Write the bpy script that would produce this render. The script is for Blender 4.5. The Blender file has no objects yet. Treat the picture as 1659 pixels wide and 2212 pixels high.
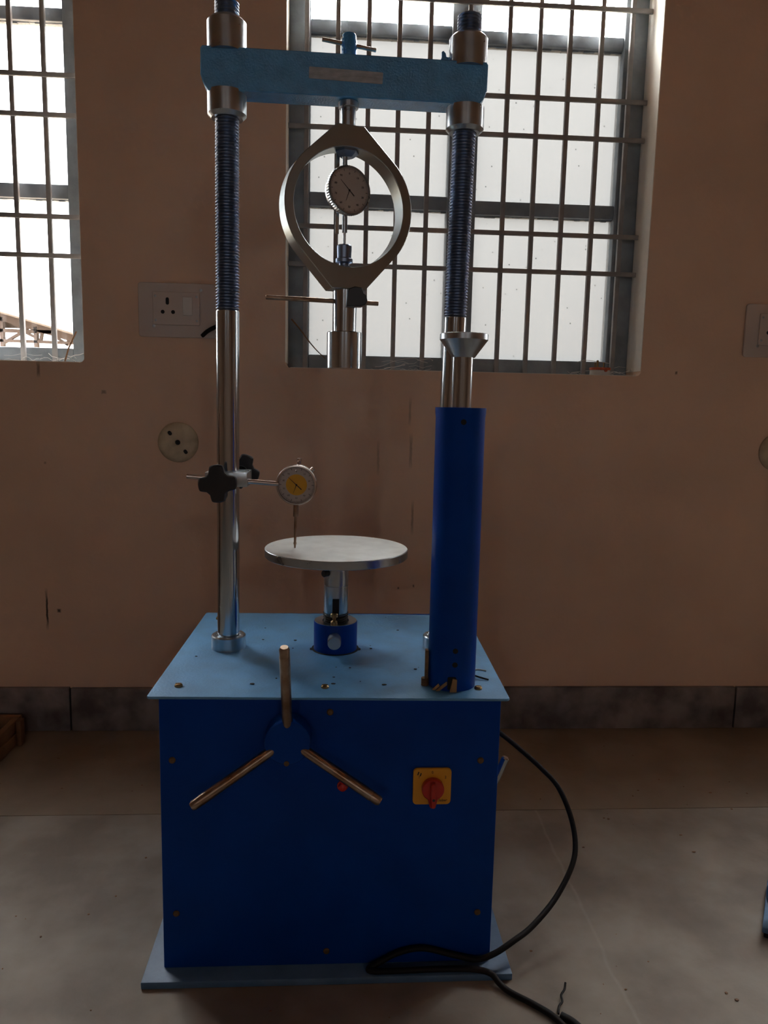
import bpy, bmesh, math, random
from mathutils import Vector, Matrix
from math import sin, cos, pi, radians

random.seed(7)
S = bpy.context.scene
COL = S.collection

# ------------------------------------------------------------------ camera
CAM_LOC = Vector((0.0, -2.03, 0.90))
PITCH, ROLL, YAW = radians(8.0), radians(1.25), radians(3.6)
fw = Vector((sin(YAW) * cos(PITCH), cos(YAW) * cos(PITCH), -sin(PITCH)))
rt0 = Vector((cos(YAW), -sin(YAW), 0))
up0 = rt0.cross(fw)
rt = rt0 * cos(ROLL) + up0 * sin(ROLL)
up = -rt0 * sin(ROLL) + up0 * cos(ROLL)
cam_d = bpy.data.cameras.new('camera')
cam_d.sensor_fit = 'VERTICAL'
cam_d.sensor_height = 36.0
cam_d.lens = 1640 * 36.0 / 2212
cam_d.clip_start = 0.02
cam_d.clip_end = 300
cam = bpy.data.objects.new('camera', cam_d)
COL.objects.link(cam)
cam.matrix_world = Matrix(((rt.x, up.x, -fw.x, CAM_LOC.x), (rt.y, up.y, -fw.y, CAM_LOC.y),
                           (rt.z, up.z, -fw.z, CAM_LOC.z), (0, 0, 0, 1)))
S.camera = cam

# ------------------------------------------------------------------ sky, exposure
SKY = 16.0            # radiance at the horizon; an overcast sky is three times brighter overhead
world = bpy.data.worlds.new('overcast_sky')
S.world = world
world.use_nodes = True
wn = world.node_tree
bg = wn.nodes['Background']
bg.inputs[0].default_value = (1.0, 1.0, 1.0, 1)
_tc = wn.nodes.new('ShaderNodeTexCoord')
_sx = wn.nodes.new('ShaderNodeSeparateXYZ')
_mr = wn.nodes.new('ShaderNodeMapRange')
_mr.inputs[1].default_value = 0.0
_mr.inputs[2].default_value = 1.0
_mr.inputs[3].default_value = SKY
_mr.inputs[4].default_value = SKY * 3
wn.links.new(_tc.outputs['Generated'], _sx.inputs[0])
wn.links.new(_sx.outputs[2], _mr.inputs[0])
wn.links.new(_mr.outputs[0], bg.inputs[1])
S.view_settings.view_transform = 'Standard'
S.view_settings.look = 'None'
S.view_settings.gamma = 1.0
S.view_settings.exposure = 1.0
S.view_settings.use_curve_mapping = False
S.cycles.max_bounces = 6
S.cycles.transmission_bounces = 4
S.cycles.use_adaptive_sampling = True
S.cycles.adaptive_threshold = 0.1

# window openings: x0, x1 of each, one row along the far wall, two in the wall behind the camera
ZB, ZT = 0.992, 2.20
FRONT_WIN = [(-0.140, 0.812), (-1.604, -0.652), (1.324, 2.276), (-3.068, -2.116), (2.788, 3.740)]
REAR_WIN = [(-1.30, -1.05), (0.85, 1.10)]
RZ0, RZ1 = 2.05, 2.30
RX0, RX1, RY0, RH = -3.6, 4.4, -6.0, 3.1
WT = 0.23


def portal(name, x, y, z, w, h, inward):
    l = bpy.data.lights.new(name, 'AREA')
    l.shape = 'RECTANGLE'
    l.size, l.size_y = w, h
    l.cycles.is_portal = True
    o = bpy.data.objects.new(name, l)
    COL.objects.link(o)
    o.location = (x, y, z)
    o.rotation_euler = (pi / 2, 0, 0) if inward < 0 else (-pi / 2, 0, 0)
    return o


for (a, b) in FRONT_WIN:
    portal('sky_portal', (a + b) / 2, WT + 0.01, (ZB + ZT) / 2, b - a, ZT - ZB, 1)
for (a, b) in REAR_WIN:
    portal('sky_portal', (a + b) / 2, RY0 - WT - 0.01, (RZ0 + RZ1) / 2, b - a, RZ1 - RZ0, -1)


# ------------------------------------------------------------------ materials
def new_mat(name):
    m = bpy.data.materials.new(name)
    m.use_nodes = True
    nt = m.node_tree
    return m, nt, nt.nodes['Principled BSDF']


def N(nt, t, **kw):
    n = nt.nodes.new(t)
    for k, v in kw.items():
        setattr(n, k, v)
    return n


def mat(name, col, rough=0.5, metal=0.0, var=0.0, vscale=30.0, bump=0.0, bscale=200.0, col2=None, spec=None,
        rvar=0.0, stretch=None, coat=0.0):
    """procedural principled material: colour with noise variation and fine noise relief"""
    m, nt, p = new_mat(name)
    p.inputs['Roughness'].default_value = rough
    p.inputs['Metallic'].default_value = metal
    if coat:
        p.inputs['Coat Weight'].default_value = coat
    if spec is not None:
        p.inputs['Specular IOR Level'].default_value = spec
    tc = N(nt, 'ShaderNodeTexCoord')
    mp = N(nt, 'ShaderNodeMapping')
    nt.links.new(tc.outputs['Object'], mp.inputs[0])
    if stretch:
        mp.inputs['Scale'].default_value = stretch
    nz = N(nt, 'ShaderNodeTexNoise')
    nz.inputs['Scale'].default_value = vscale
    nz.inputs['Detail'].default_value = 6
    nt.links.new(mp.outputs[0], nz.inputs['Vector'])
    c2 = col2 or tuple(max(0, c * (1 - var)) for c in col)
    mx = N(nt, 'ShaderNodeMix', data_type='RGBA')
    mx.inputs[6].default_value = (*c2, 1)
    mx.inputs[7].default_value = (*col, 1)
    cr = N(nt, 'ShaderNodeMapRange')
    cr.inputs[1].default_value = 0.35
    cr.inputs[2].default_value = 0.65
    nt.links.new(nz.outputs[0], cr.inputs[0])
    nt.links.new(cr.outputs[0], mx.inputs[0])
    nt.links.new(mx.outputs[2], p.inputs['Base Color'])
    if rvar:
        rr = N(nt, 'ShaderNodeMapRange')
        rr.inputs[3].default_value = max(0, rough - rvar)
        rr.inputs[4].default_value = min(1, rough + rvar)
        nt.links.new(nz.outputs[0], rr.inputs[0])
        nt.links.new(rr.outputs[0], p.inputs['Roughness'])
    if bump:
        nb = N(nt, 'ShaderNodeTexNoise')
        nb.inputs['Scale'].default_value = bscale
        nb.inputs['Detail'].default_value = 3
        nt.links.new(mp.outputs[0], nb.inputs['Vector'])
        b = N(nt, 'ShaderNodeBump')
        b.inputs['Strength'].default_value = bump
        b.inputs['Distance'].default_value = 0.002
        nt.links.new(nb.outputs[0], b.inputs['Height'])
        nt.links.new(b.outputs[0], p.inputs['Normal'])
    return m


def stain_wall(name, col, stains):
    """painted plaster with dirty drip marks at given (x, z, half width, half height, strength)"""
    m = mat(name, col, 0.75, var=0.12, vscale=3.0, bump=0.25, bscale=90, spec=0.25)
    nt = m.node_tree
    p = nt.nodes['Principled BSDF']
    base = p.inputs['Base Color'].links[0].from_socket
    tc = [n for n in nt.nodes if n.bl_idname == 'ShaderNodeTexCoord'][0]
    nz = N(nt, 'ShaderNodeTexNoise')
    nz.inputs['Scale'].default_value = 60
    nt.links.new(tc.outputs['Object'], nz.inputs['Vector'])
    wob = N(nt, 'ShaderNodeVectorMath', operation='MULTIPLY_ADD')
    wob.inputs[1].default_value = (0.005, 0.005, 0.005)
    nt.links.new(nz.outputs['Color'], wob.inputs[0])
    nt.links.new(tc.outputs['Object'], wob.inputs[2])
    sep = N(nt, 'ShaderNodeSeparateXYZ')
    nt.links.new(wob.outputs[0], sep.inputs[0])

    def M(op, a, b):
        n = N(nt, 'ShaderNodeMath', operation=op)
        for i, v in enumerate((a, b)):
            if isinstance(v, (int, float)):
                n.inputs[i].default_value = v
            elif v is not None:
                nt.links.new(v, n.inputs[i])
        return n.outputs[0]
    total = None
    for (x, z, hw, hh, st) in stains:
        dx = M('DIVIDE', M('ABSOLUTE', M('SUBTRACT', sep.outputs[0], x + 0.0025), None), hw)
        dz = M('DIVIDE', M('ABSOLUTE', M('SUBTRACT', sep.outputs[2], z + 0.0025), None), hh)
        d = M('MAXIMUM', dx, dz)
        r = N(nt, 'ShaderNodeMapRange')
        r.inputs[1].default_value = 1.0
        r.inputs[2].default_value = 0.4
        r.inputs[3].default_value = 0
        r.inputs[4].default_value = st
        nt.links.new(d, r.inputs[0])
        total = r.outputs[0] if total is None else M('MAXIMUM', total, r.outputs[0])
    mx = N(nt, 'ShaderNodeMix', data_type='RGBA')
    mx.inputs[7].default_value = (0.03, 0.022, 0.02, 1)
    nt.links.new(total, mx.inputs[0])
    nt.links.new(base, mx.inputs[6])
    nt.links.new(mx.outputs[2], p.inputs['Base Color'])
    return m


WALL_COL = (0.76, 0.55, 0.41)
M_ = {}
M_['wall'] = stain_wall('cream_plaster', WALL_COL, [
    (-0.772, 0.338, 0.0035, 0.06, 0.95), (-0.740, 0.335, 0.006, 0.006, 0.9), (-0.606, 0.918, 0.008, 0.006, 0.5),
    (0.910, 1.003, 0.004, 0.005, 0.7), (0.191, 0.885, 0.004, 0.04, 0.35), (0.196, 0.78, 0.005, 0.05, 0.4),
    (0.109, 0.76, 0.004, 0.05, 0.3), (0.205, 0.60, 0.004, 0.05, 0.45), (0.171, 0.404, 0.003, 0.004, 0.7),
    (0.213, 0.41, 0.003, 0.005, 0.7), (-0.769, 0.972, 0.005, 0.022, 0.55), (-0.761, 0.732, 0.004, 0.004, 0.4)])
M_['lit_reveal'] = mat('lit_reveal_plaster', (0.84, 0.80, 0.73), 0.8, var=0.08, vscale=12, bump=0.3, bscale=60)  # wall plaster made whiter to carry window light on the reveals
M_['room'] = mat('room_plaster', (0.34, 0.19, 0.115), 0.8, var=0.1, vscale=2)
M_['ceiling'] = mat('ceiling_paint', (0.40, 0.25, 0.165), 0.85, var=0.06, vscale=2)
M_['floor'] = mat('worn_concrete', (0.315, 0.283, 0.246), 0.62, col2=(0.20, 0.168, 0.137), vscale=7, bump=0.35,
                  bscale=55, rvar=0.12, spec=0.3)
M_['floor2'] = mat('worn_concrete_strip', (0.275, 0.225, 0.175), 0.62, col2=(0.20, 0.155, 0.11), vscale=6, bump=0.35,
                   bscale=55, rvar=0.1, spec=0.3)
M_['skirt'] = mat('dirty_stone_skirting', (0.30, 0.27, 0.26), 0.6, col2=(0.10, 0.085, 0.085), vscale=11, bump=0.4,
                  bscale=60)
M_['frame'] = mat('grey_painted_steel_frame', (0.30, 0.345, 0.385), 0.55, var=0.35, vscale=14, bump=0.5, bscale=70)
M_['bar'] = mat('grey_painted_grille_bar', (0.33, 0.315, 0.31), 0.55, var=0.25, vscale=25, bump=0.3, bscale=120)
M_['putty'] = mat('putty', (0.5, 0.45, 0.38), 0.9, var=0.3, vscale=40)
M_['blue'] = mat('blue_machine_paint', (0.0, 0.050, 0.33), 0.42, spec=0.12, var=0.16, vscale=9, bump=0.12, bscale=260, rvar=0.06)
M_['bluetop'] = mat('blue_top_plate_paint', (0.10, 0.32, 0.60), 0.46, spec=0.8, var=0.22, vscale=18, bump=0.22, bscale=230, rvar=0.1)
M_['bluedk'] = mat('glare_lifted_hammered_blue', (0.07, 0.35, 0.74), 0.24, spec=0.8, var=0.2, vscale=40, bump=0.55, bscale=330)  # blue raised so the crosshead carries the veiling glare in its colour
M_['bluebase'] = mat('light_blue_base_paint', (0.10, 0.21, 0.38), 0.45, var=0.25, vscale=22, bump=0.3, bscale=120)
M_['chrome'] = mat('polished_chrome', (0.50, 0.57, 0.63), 0.16, 1.0, var=0.10, vscale=20, rvar=0.06, stretch=(1, 1, 0.1))
M_['steel'] = mat('turned_steel', (0.46, 0.51, 0.55), 0.30, 1.0, var=0.08, vscale=40, rvar=0.08)
M_['platen'] = mat('machined_platen_steel', (0.74, 0.77, 0.765), 0.42, 0.55, var=0.14, vscale=30, rvar=0.1)
M_['thread'] = mat('greased_thread_steel', (0.24, 0.30, 0.42), 0.36, 1.0, var=0.06, vscale=60)
M_['ring'] = mat('ground_ring_steel', (0.42, 0.48, 0.49), 0.30, 1.0, var=0.05, vscale=12, rvar=0.02)
M_['handle'] = mat('tarnished_handle_steel', (0.42, 0.33, 0.26), 0.32, 1.0, col2=(0.25, 0.15, 0.09), vscale=35, rvar=0.1)
M_['black'] = mat('black_plastic', (0.012, 0.012, 0.016), 0.35, var=0.2)
M_['rubber'] = mat('black_rubber_cable', (0.010, 0.009, 0.010), 0.6, var=0.2, spec=0.25)
M_['dark'] = mat('dark_recess', (0.008, 0.008, 0.009), 0.8)
M_['brass'] = mat('dull_brass', (0.36, 0.25, 0.12), 0.4, 1.0, var=0.3, vscale=80)
M_['rust'] = mat('rusty_screw', (0.22, 0.13, 0.07), 0.6, 0.6, var=0.4, vscale=120)
M_['yellow'] = mat('yellow_switch_plate', (0.78, 0.36, 0.015), 0.4, var=0.08)
M_['red'] = mat('red_switch_knob', (0.50, 0.02, 0.01), 0.35, var=0.1)
M_['orange'] = mat('orange_plug_base', (0.62, 0.13, 0.05), 0.5, var=0.35, vscale=150)
M_['white'] = mat('white_plastic', (0.66, 0.64, 0.60), 0.45, var=0.08, vscale=20)
M_['plate'] = mat('ivory_switch_plate', (0.60, 0.52, 0.47), 0.45, var=0.08, vscale=12)
M_['ivory'] = mat('dusty_ivory_disc', (0.62, 0.53, 0.38), 0.6, col2=(0.40, 0.33, 0.22), vscale=28)
M_['dial'] = mat('grey_dial_card', (0.60, 0.54, 0.51), 0.6, var=0.06, vscale=30)
M_['dialy'] = mat('yellow_dial_card', (0.80, 0.42, 0.015), 0.5, var=0.06)
M_['ink'] = mat('black_ink', (0.02, 0.018, 0.018), 0.6)
M_['bezel'] = mat('nickel_bezel', (0.60, 0.53, 0.50), 0.24, 1.0, var=0.08)
M_['tag'] = mat('grey_name_plate', (0.46, 0.52, 0.58), 0.5, 0.0, col2=(0.30, 0.35, 0.41), vscale=55, stretch=(1, 1, 3))
M_['wood'] = mat('splintered_wood', (0.48, 0.29, 0.13), 0.75, var=0.4, vscale=60, stretch=(1, 1, 0.2))
M_['boxwood'] = mat('brown_box_wood', (0.24, 0.12, 0.055), 0.7, var=0.4, vscale=18)
M_['truss'] = mat('primed_roof_steel', (0.045, 0.029, 0.021), 0.7, var=0.15, vscale=3)
M_['sheet'] = mat('roof_sheet', (0.055, 0.037, 0.02), 0.6, var=0.15, vscale=3)
M_['ground'] = mat('outside_ground', (0.34, 0.25, 0.16), 0.9, var=0.2, vscale=0.3)
M_['web'] = mat('cobweb_silk', (0.75, 0.73, 0.70), 0.8)
M_['blueedge'] = mat('blue_enamel', (0.03, 0.14, 0.34), 0.35, var=0.2)


def glass_clear(name='window_glass', tint=(0.93, 0.95, 0.94, 1)):
    m = bpy.data.materials.new(name)
    m.use_nodes = True
    nt = m.node_tree
    nt.nodes.clear()
    out = N(nt, 'ShaderNodeOutputMaterial')
    tr = N(nt, 'ShaderNodeBsdfTransparent')
    tr.inputs[0].default_value = tint
    gl = N(nt, 'ShaderNodeBsdfGlossy')
    gl.inputs['Roughness'].default_value = 0.03
    lw = N(nt, 'ShaderNodeLayerWeight')
    pw = N(nt, 'ShaderNodeMath', operation='POWER')
    pw.inputs[1].default_value = 5.0
    nt.links.new(lw.outputs['Facing'], pw.inputs[0])
    fr = N(nt, 'ShaderNodeMath', operation='MULTIPLY_ADD')
    fr.inputs[1].default_value = 0.95
    fr.inputs[2].default_value = 0.04
    nt.links.new(pw.outputs[0], fr.inputs[0])
    mx = N(nt, 'ShaderNodeMixShader')
    nt.links.new(fr.outputs[0], mx.inputs[0])
    nt.links.new(tr.outputs[0], mx.inputs[1])
    nt.links.new(gl.outputs[0], mx.inputs[2])
    nt.links.new(mx.outputs[0], out.inputs[0])
    return m


def glass_frosted():
    """dusty figured glass: scatters the daylight behind it"""
    m = bpy.data.materials.new('frosted_figured_glass')
    m.use_nodes = True
    nt = m.node_tree
    nt.nodes.clear()
    out = N(nt, 'ShaderNodeOutputMaterial')
    tl = N(nt, 'ShaderNodeBsdfTranslucent')
    tc = N(nt, 'ShaderNodeTexCoord')
    nz = N(nt, 'ShaderNodeTexNoise')
    nz.inputs['Scale'].default_value = 5
    nz.inputs['Detail'].default_value = 5
    nt.links.new(tc.outputs['Object'], nz.inputs['Vector'])
    mx = N(nt, 'ShaderNodeMix', data_type='RGBA')
    mx.inputs[6].default_value = (0.105, 0.1063, 0.1068, 1)
    mx.inputs[7].default_value = (0.1145, 0.1158, 0.1155, 1)
    nt.links.new(nz.outputs[0], mx.inputs[0])
    # dirt specks
    vo = N(nt, 'ShaderNodeTexVoronoi')
    vo.inputs['Scale'].default_value = 26
    nt.links.new(tc.outputs['Object'], vo.inputs['Vector'])
    mr = N(nt, 'ShaderNodeMapRange')
    mr.inputs[1].default_value = 0.035
    mr.inputs[2].default_value = 0.07
    mr.inputs[3].default_value = 0.35
    mr.inputs[4].default_value = 1.0
    nt.links.new(vo.outputs['Distance'], mr.inputs[0])
    m2 = N(nt, 'ShaderNodeMix', data_type='RGBA', blend_type='MULTIPLY')
    m2.inputs[0].default_value = 1
    nt.links.new(mx.outputs[2], m2.inputs[6])
    nt.links.new(mr.outputs[0], m2.inputs[7])
    nt.links.new(m2.outputs[2], tl.inputs[0])
    tp_ = N(nt, 'ShaderNodeBsdfTransparent')
    sc = N(nt, 'ShaderNodeMix', data_type='RGBA', blend_type='MULTIPLY')
    sc.inputs[0].default_value = 1
    sc.inputs[7].default_value = (1.28, 1.28, 1.27, 1)
    nt.links.new(m2.outputs[2], sc.inputs[6])
    nt.links.new(sc.outputs[2], tp_.inputs[0])
    ms = N(nt, 'ShaderNodeMixShader')
    ms.inputs[0].default_value = 0.62
    nt.links.new(tl.outputs[0], ms.inputs[1])
    nt.links.new(tp_.outputs[0], ms.inputs[2])
    nt.links.new(ms.outputs[0], out.inputs[0])
    return m


M_['glass'] = glass_clear()
M_['frost'] = glass_frosted()
M_['dusty'] = glass_clear('dimmed_window_glass', (0.62, 0.62, 0.62, 1))  # tint darkened only to hold back daylight through the clear windows
M_['dim2'] = glass_clear('more_dimmed_window_glass', (0.54, 0.54, 0.54, 1))  # darker tint, added to dim the floor below the left window
M_['dim3'] = glass_clear('lightly_dimmed_window_glass', (0.70, 0.70, 0.70, 1))  # paler tint, lets more daylight onto the right of the floor
M_['crystal'] = glass_clear('gauge_crystal_glass', (0.95, 0.95, 0.95, 1))


# ------------------------------------------------------------------ mesh helpers (world coordinates)
def box(bm, lo, hi, bevel=0.0, rotz=0.0, M=None):
    lo, hi = Vector(lo), Vector(hi)
    c, s = (lo + hi) / 2, hi - lo
    r = bmesh.ops.create_cube(bm, size=1.0)
    vs = r['verts']
    bmesh.ops.scale(bm, vec=s, verts=vs)
    if bevel:
        es = list({e for v in vs for e in v.link_edges})
        b = bmesh.ops.bevel(bm, geom=es, offset=bevel, segments=2, affect='EDGES', profile=0.5)
        vs = list({v for f in b['faces'] for v in f.verts} | {v for v in vs if v.is_valid})
    if rotz:
        bmesh.ops.rotate(bm, cent=(0, 0, 0), matrix=Matrix.Rotation(rotz, 3, 'Z'), verts=vs)
    bmesh.ops.translate(bm, vec=c, verts=vs)
    if M is not None:
        bmesh.ops.transform(bm, matrix=M, verts=vs)
    return vs


def frame_to(p, d):
    """matrix whose local z runs along d, origin p"""
    d = Vector(d).normalized()
    q = Vector((0, 0, 1)).rotation_difference(d)
    return Matrix.Translation(Vector(p)) @ q.to_matrix().to_4x4()


def lathe(bm, prof, M=None, seg=40):
    """revolve (r, z) profile about local z; ends at r=0 close to a point"""
    M = M or Matrix.Identity(4)
    rings = []
    for r, z in prof:
        if r <= 1e-7:
            rings.append([bm.verts.new(M @ Vector((0, 0, z)))])
        else:
            rings.append([bm.verts.new(M @ Vector((r * cos(2 * pi * i / seg), r * sin(2 * pi * i / seg), z))) for i in range(seg)])
    for a, b in zip(rings, rings[1:]):
        for i in range(seg):
            j = (i + 1) % seg
            if len(a) == 1 and len(b) > 1:
                bm.faces.new((a[0], b[j], b[i]))
            elif len(b) == 1 and len(a) > 1:
                bm.faces.new((a[i], a[j], b[0]))
            elif len(a) > 1:
                bm.faces.new((a[i], a[j], b[j], b[i]))


def cyl(bm, p, q, r, r2=None, ch=0.0, seg=32):
    p, q = Vector(p), Vector(q)
    L = (q - p).length
    r2 = r if r2 is None else r2
    if ch:
        prof = [(0, 0), (r - ch, 0), (r, ch), (r2, L - ch), (r2 - ch, L), (0, L)]
    else:
        prof = [(0, 0), (r, 0), (r2, L), (0, L)]
    lathe(bm, prof, frame_to(p, q - p), seg)


def smooth_path(pts, n=8):
    pts = [Vector(p) for p in pts]
    P = [pts[0] * 2 - pts[1]] + pts + [pts[-1] * 2 - pts[-2]]
    out = []
    for i in range(1, len(P) - 2):
        for k in range(n):
            t = k / n
            a, b, c, d = P[i - 1], P[i], P[i + 1], P[i + 2]
            out.append(0.5 * ((2 * b) + (c - a) * t + (2 * a - 5 * b + 4 * c - d) * t * t + (3 * b - a - 3 * c + d) * t ** 3))
    out.append(pts[-1])
    return out


def tube(bm, pts, r, seg=10, taper=None):
    pts = [Vector(p) for p in pts]
    rings = []
    nrm = None
    for i, p in enumerate(pts):
        t = (pts[min(i + 1, len(pts) - 1)] - pts[max(i - 1, 0)]).normalized()
        if nrm is None:
            nrm = t.orthogonal().normalized()
        nrm = (nrm - t * nrm.dot(t)).normalized()
        bn = t.cross(nrm)
        rr = r if taper is None else r * (1 + (taper - 1) * i / (len(pts) - 1))
        rings.append([bm.verts.new(p + (nrm * cos(2 * pi * k / seg) + bn * sin(2 * pi * k / seg)) * rr) for k in range(seg)])
    for a, b in zip(rings, rings[1:]):
        for k in range(seg):
            bm.faces.new((a[k], a[(k + 1) % seg], b[(k + 1) % seg], b[k]))
    bm.faces.new(list(reversed(rings[0])))
    bm.faces.new(rings[-1])


def prism(bm, poly, depth, M=None, bevel=0.0):
    """extrude a 2-D polygon (x, y) along local z from 0 to depth"""
    M = M or Matrix.Identity(4)
    n = len(poly)
    if bevel:
        ins = []
        for i in range(n):
            p0, p1, p2 = Vector(poly[i - 1]), Vector(poly[i]), Vector(poly[(i + 1) % n])
            d = ((p1 - p0).normalized() + (p2 - p1).normalized())
            d = d.normalized() if d.length > 1e-9 else (p2 - p1).normalized()
            ins.append(p1 + Vector((-d.y, d.x)) * bevel)
        lay = [(ins, 0), (poly, bevel), (poly, depth - bevel), (ins, depth)]
    else:
        lay = [(poly, 0), (poly, depth)]
    rings = [[bm.verts.new(M @ Vector((p[0], p[1], z))) for p in pl] for pl, z in lay]
    bm.faces.new(list(reversed(rings[0])))
    bm.faces.new(rings[-1])
    for a, b in zip(rings, rings[1:]):
        for i in range(n):
            bm.faces.new((a[i], a[(i + 1) % n], b[(i + 1) % n], b[i]))


def rrect(w, h, r, n=5):
    out = []
    for cx, cy, a0 in ((w / 2 - r, h / 2 - r, 0), (-w / 2 + r, h / 2 - r, 90), (-w / 2 + r, -h / 2 + r, 180), (w / 2 - r, -h / 2 + r, 270)):
        for k in range(n + 1):
            a = radians(a0 + 90 * k / n)
            out.append((cx + r * cos(a), cy + r * sin(a)))
    return out


def face_M(x, y, z, rotz=0.0):
    """local x -> world x, local y -> world z, local z -> toward the camera (-Y)"""
    R = Matrix(((1, 0, 0, 0), (0, 0, -1, 0), (0, 1, 0, 0), (0, 0, 0, 1)))
    return Matrix.Translation((x, y, z)) @ Matrix.Rotation(rotz, 4, 'Z') @ R


def wpos(o):
    v = Vector((0, 0, 0))
    while o is not None:
        v += o.location
        o = o.parent
    return v


def obj(name, bm, material, parent=None, smooth=35, origin=None):
    """one mesh object; the bmesh holds world coordinates"""
    base = wpos(parent) if parent is not None else Vector((0, 0, 0))
    if origin is None:
        xs = [v.co for v in bm.verts]
        lo = Vector((min(v.x for v in xs), min(v.y for v in xs), min(v.z for v in xs)))
        hi = Vector((max(v.x for v in xs), max(v.y for v in xs), max(v.z for v in xs)))
        origin = Vector(((lo.x + hi.x) / 2, (lo.y + hi.y) / 2, lo.z))
    origin = Vector(origin)
    bmesh.ops.translate(bm, vec=-origin, verts=bm.verts)
    bmesh.ops.recalc_face_normals(bm, faces=bm.faces)
    me = bpy.data.meshes.new(name)
    bm.to_mesh(me)
    bm.free()
    if smooth:
        me.polygons.foreach_set('use_smooth', [True] * len(me.polygons))
        me.set_sharp_from_angle(angle=radians(smooth))
    me.materials.append(M_[material] if isinstance(material, str) else material)
    o = bpy.data.objects.new(name, me)
    COL.objects.link(o)
    if parent is not None:
        o.parent = parent
    o.location = origin - base
    return o


def B():
    return bmesh.new()


def tag(o, label=None, cat=None, group=None, kind=None):
    if label:
        o['label'] = label
    if cat:
        o['category'] = cat
    if group:
        o['group'] = group
    if kind:
        o['kind'] = kind
    return o


def thing(name, loc, label, cat, group=None, kind=None):
    o = bpy.data.objects.new(name, None)
    o.empty_display_size = 0.05
    COL.objects.link(o)
    o.location = loc
    return tag(o, label, cat, group, kind)


def clone(o, parent, loc):
    c = o.copy()
    COL.objects.link(c)
    c.parent = parent
    c.location = loc
    return c


def text_bm(body, size, M, depth=0.0002, italic=0.0):
    cu = bpy.data.curves.new('lettering', 'FONT')
    cu.body = body
    cu.size = size
    cu.align_x, cu.align_y = 'CENTER', 'CENTER'
    cu.extrude = depth
    cu.shear = italic
    cu.resolution_u = 2
    to = bpy.data.objects.new('lettering', cu)
    COL.objects.link(to)
    dg = bpy.context.evaluated_depsgraph_get()
    me = to.evaluated_get(dg).to_mesh()
    bm = B()
    bm.from_mesh(me)
    to.evaluated_get(dg).to_mesh_clear()
    bpy.data.objects.remove(to)
    bpy.data.curves.remove(cu)
    bmesh.ops.transform(bm, matrix=M, verts=bm.verts)
    return bm


def join_text(bm, body, size, M, **k):
    t = text_bm(body, size, M, **k)
    me = bpy.data.meshes.new('t')
    t.to_mesh(me)
    t.free()
    bm.from_mesh(me)
    bpy.data.meshes.remove(me)


# ------------------------------------------------------------------ room shell
STRIP = -0.446


def add_floor_marks(m):
    """a long pale scratch and dark oil blots worn into the concrete"""
    nt = m.node_tree
    p = nt.nodes['Principled BSDF']
    base = p.inputs['Base Color'].links[0].from_socket
    tc = [n for n in nt.nodes if n.bl_idname == 'ShaderNodeTexCoord'][0]
    ge = N(nt, 'ShaderNodeNewGeometry')
    nz = N(nt, 'ShaderNodeTexNoise')
    nz.inputs['Scale'].default_value = 9
    nz.inputs['Detail'].default_value = 4
    nt.links.new(ge.outputs['Position'], nz.inputs['Vector'])
    sep = N(nt, 'ShaderNodeSeparateXYZ')
    nt.links.new(ge.outputs['Position'], sep.inputs[0])
    ad = N(nt, 'ShaderNodeMath', operation='MULTIPLY_ADD')
    ad.inputs[1].default_value = 0.03
    nt.links.new(nz.outputs[0], ad.inputs[0])
    nt.links.new(sep.outputs[0], ad.inputs[2])
    d = N(nt, 'ShaderNodeMath', operation='SUBTRACT')
    d.inputs[1].default_value = 0.471
    nt.links.new(ad.outputs[0], d.inputs[0])
    ab = N(nt, 'ShaderNodeMath', operation='ABSOLUTE')
    nt.links.new(d.outputs[0], ab.inputs[0])
    mr = N(nt, 'ShaderNodeMapRange')
    mr.inputs[1].default_value = 0.0045
    mr.inputs[2].default_value = 0.0005
    mr.inputs[3].default_value = 0.0
    mr.inputs[4].default_value = 0.15
    nt.links.new(ab.outputs[0], mr.inputs[0])
    mx = N(nt, 'ShaderNodeMix', data_type='RGBA')
    mx.inputs[7].default_value = (0.52, 0.48, 0.43, 1)
    nt.links.new(mr.outputs[0], mx.inputs[0])
    nt.links.new(base, mx.inputs[6])
    n2 = N(nt, 'ShaderNodeTexNoise')
    n2.inputs['Scale'].default_value = 3.2
    n2.inputs['Detail'].default_value = 7
    nt.links.new(ge.outputs['Position'], n2.inputs['Vector'])
    m2 = N(nt, 'ShaderNodeMapRange')
    m2.inputs[1].default_value = 0.60
    m2.inputs[2].default_value = 0.72
    m2.inputs[3].default_value = 0.0
    m2.inputs[4].default_value = 0.5
    nt.links.new(n2.outputs[0], m2.inputs[0])
    mx2 = N(nt, 'ShaderNodeMix', data_type='RGBA')
    mx2.inputs[7].default_value = (0.10, 0.08, 0.065, 1)
    nt.links.new(m2.outputs[0], mx2.inputs[0])
    nt.links.new(mx.outputs[2], mx2.inputs[6])
    nt.links.new(mx2.outputs[2], p.inputs['Base Color'])


add_floor_marks(M_['floor'])
bm = B()
box(bm, (RX0, RY0, -0.12), (RX1, STRIP, 0.0))
fl = tag(obj('floor', bm, 'floor', smooth=0), 'worn grey brown concrete floor', 'floor', kind='structure')
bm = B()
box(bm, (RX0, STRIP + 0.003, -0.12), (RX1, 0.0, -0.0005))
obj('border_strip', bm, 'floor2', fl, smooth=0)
bm = B()
box(bm, (RX0, RY0, -0.13), (RX1, WT, -0.12))
obj('screed', bm, 'dark', fl, smooth=0)
bm = B()
box(bm, (RX0 - .1, RY0 - .1, RH), (RX1 + .1, WT, RH + 0.12))
tag(obj('ceiling', bm, 'ceiling', smooth=0), 'plain painted ceiling above the room', 'ceiling', kind='structure')


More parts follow.
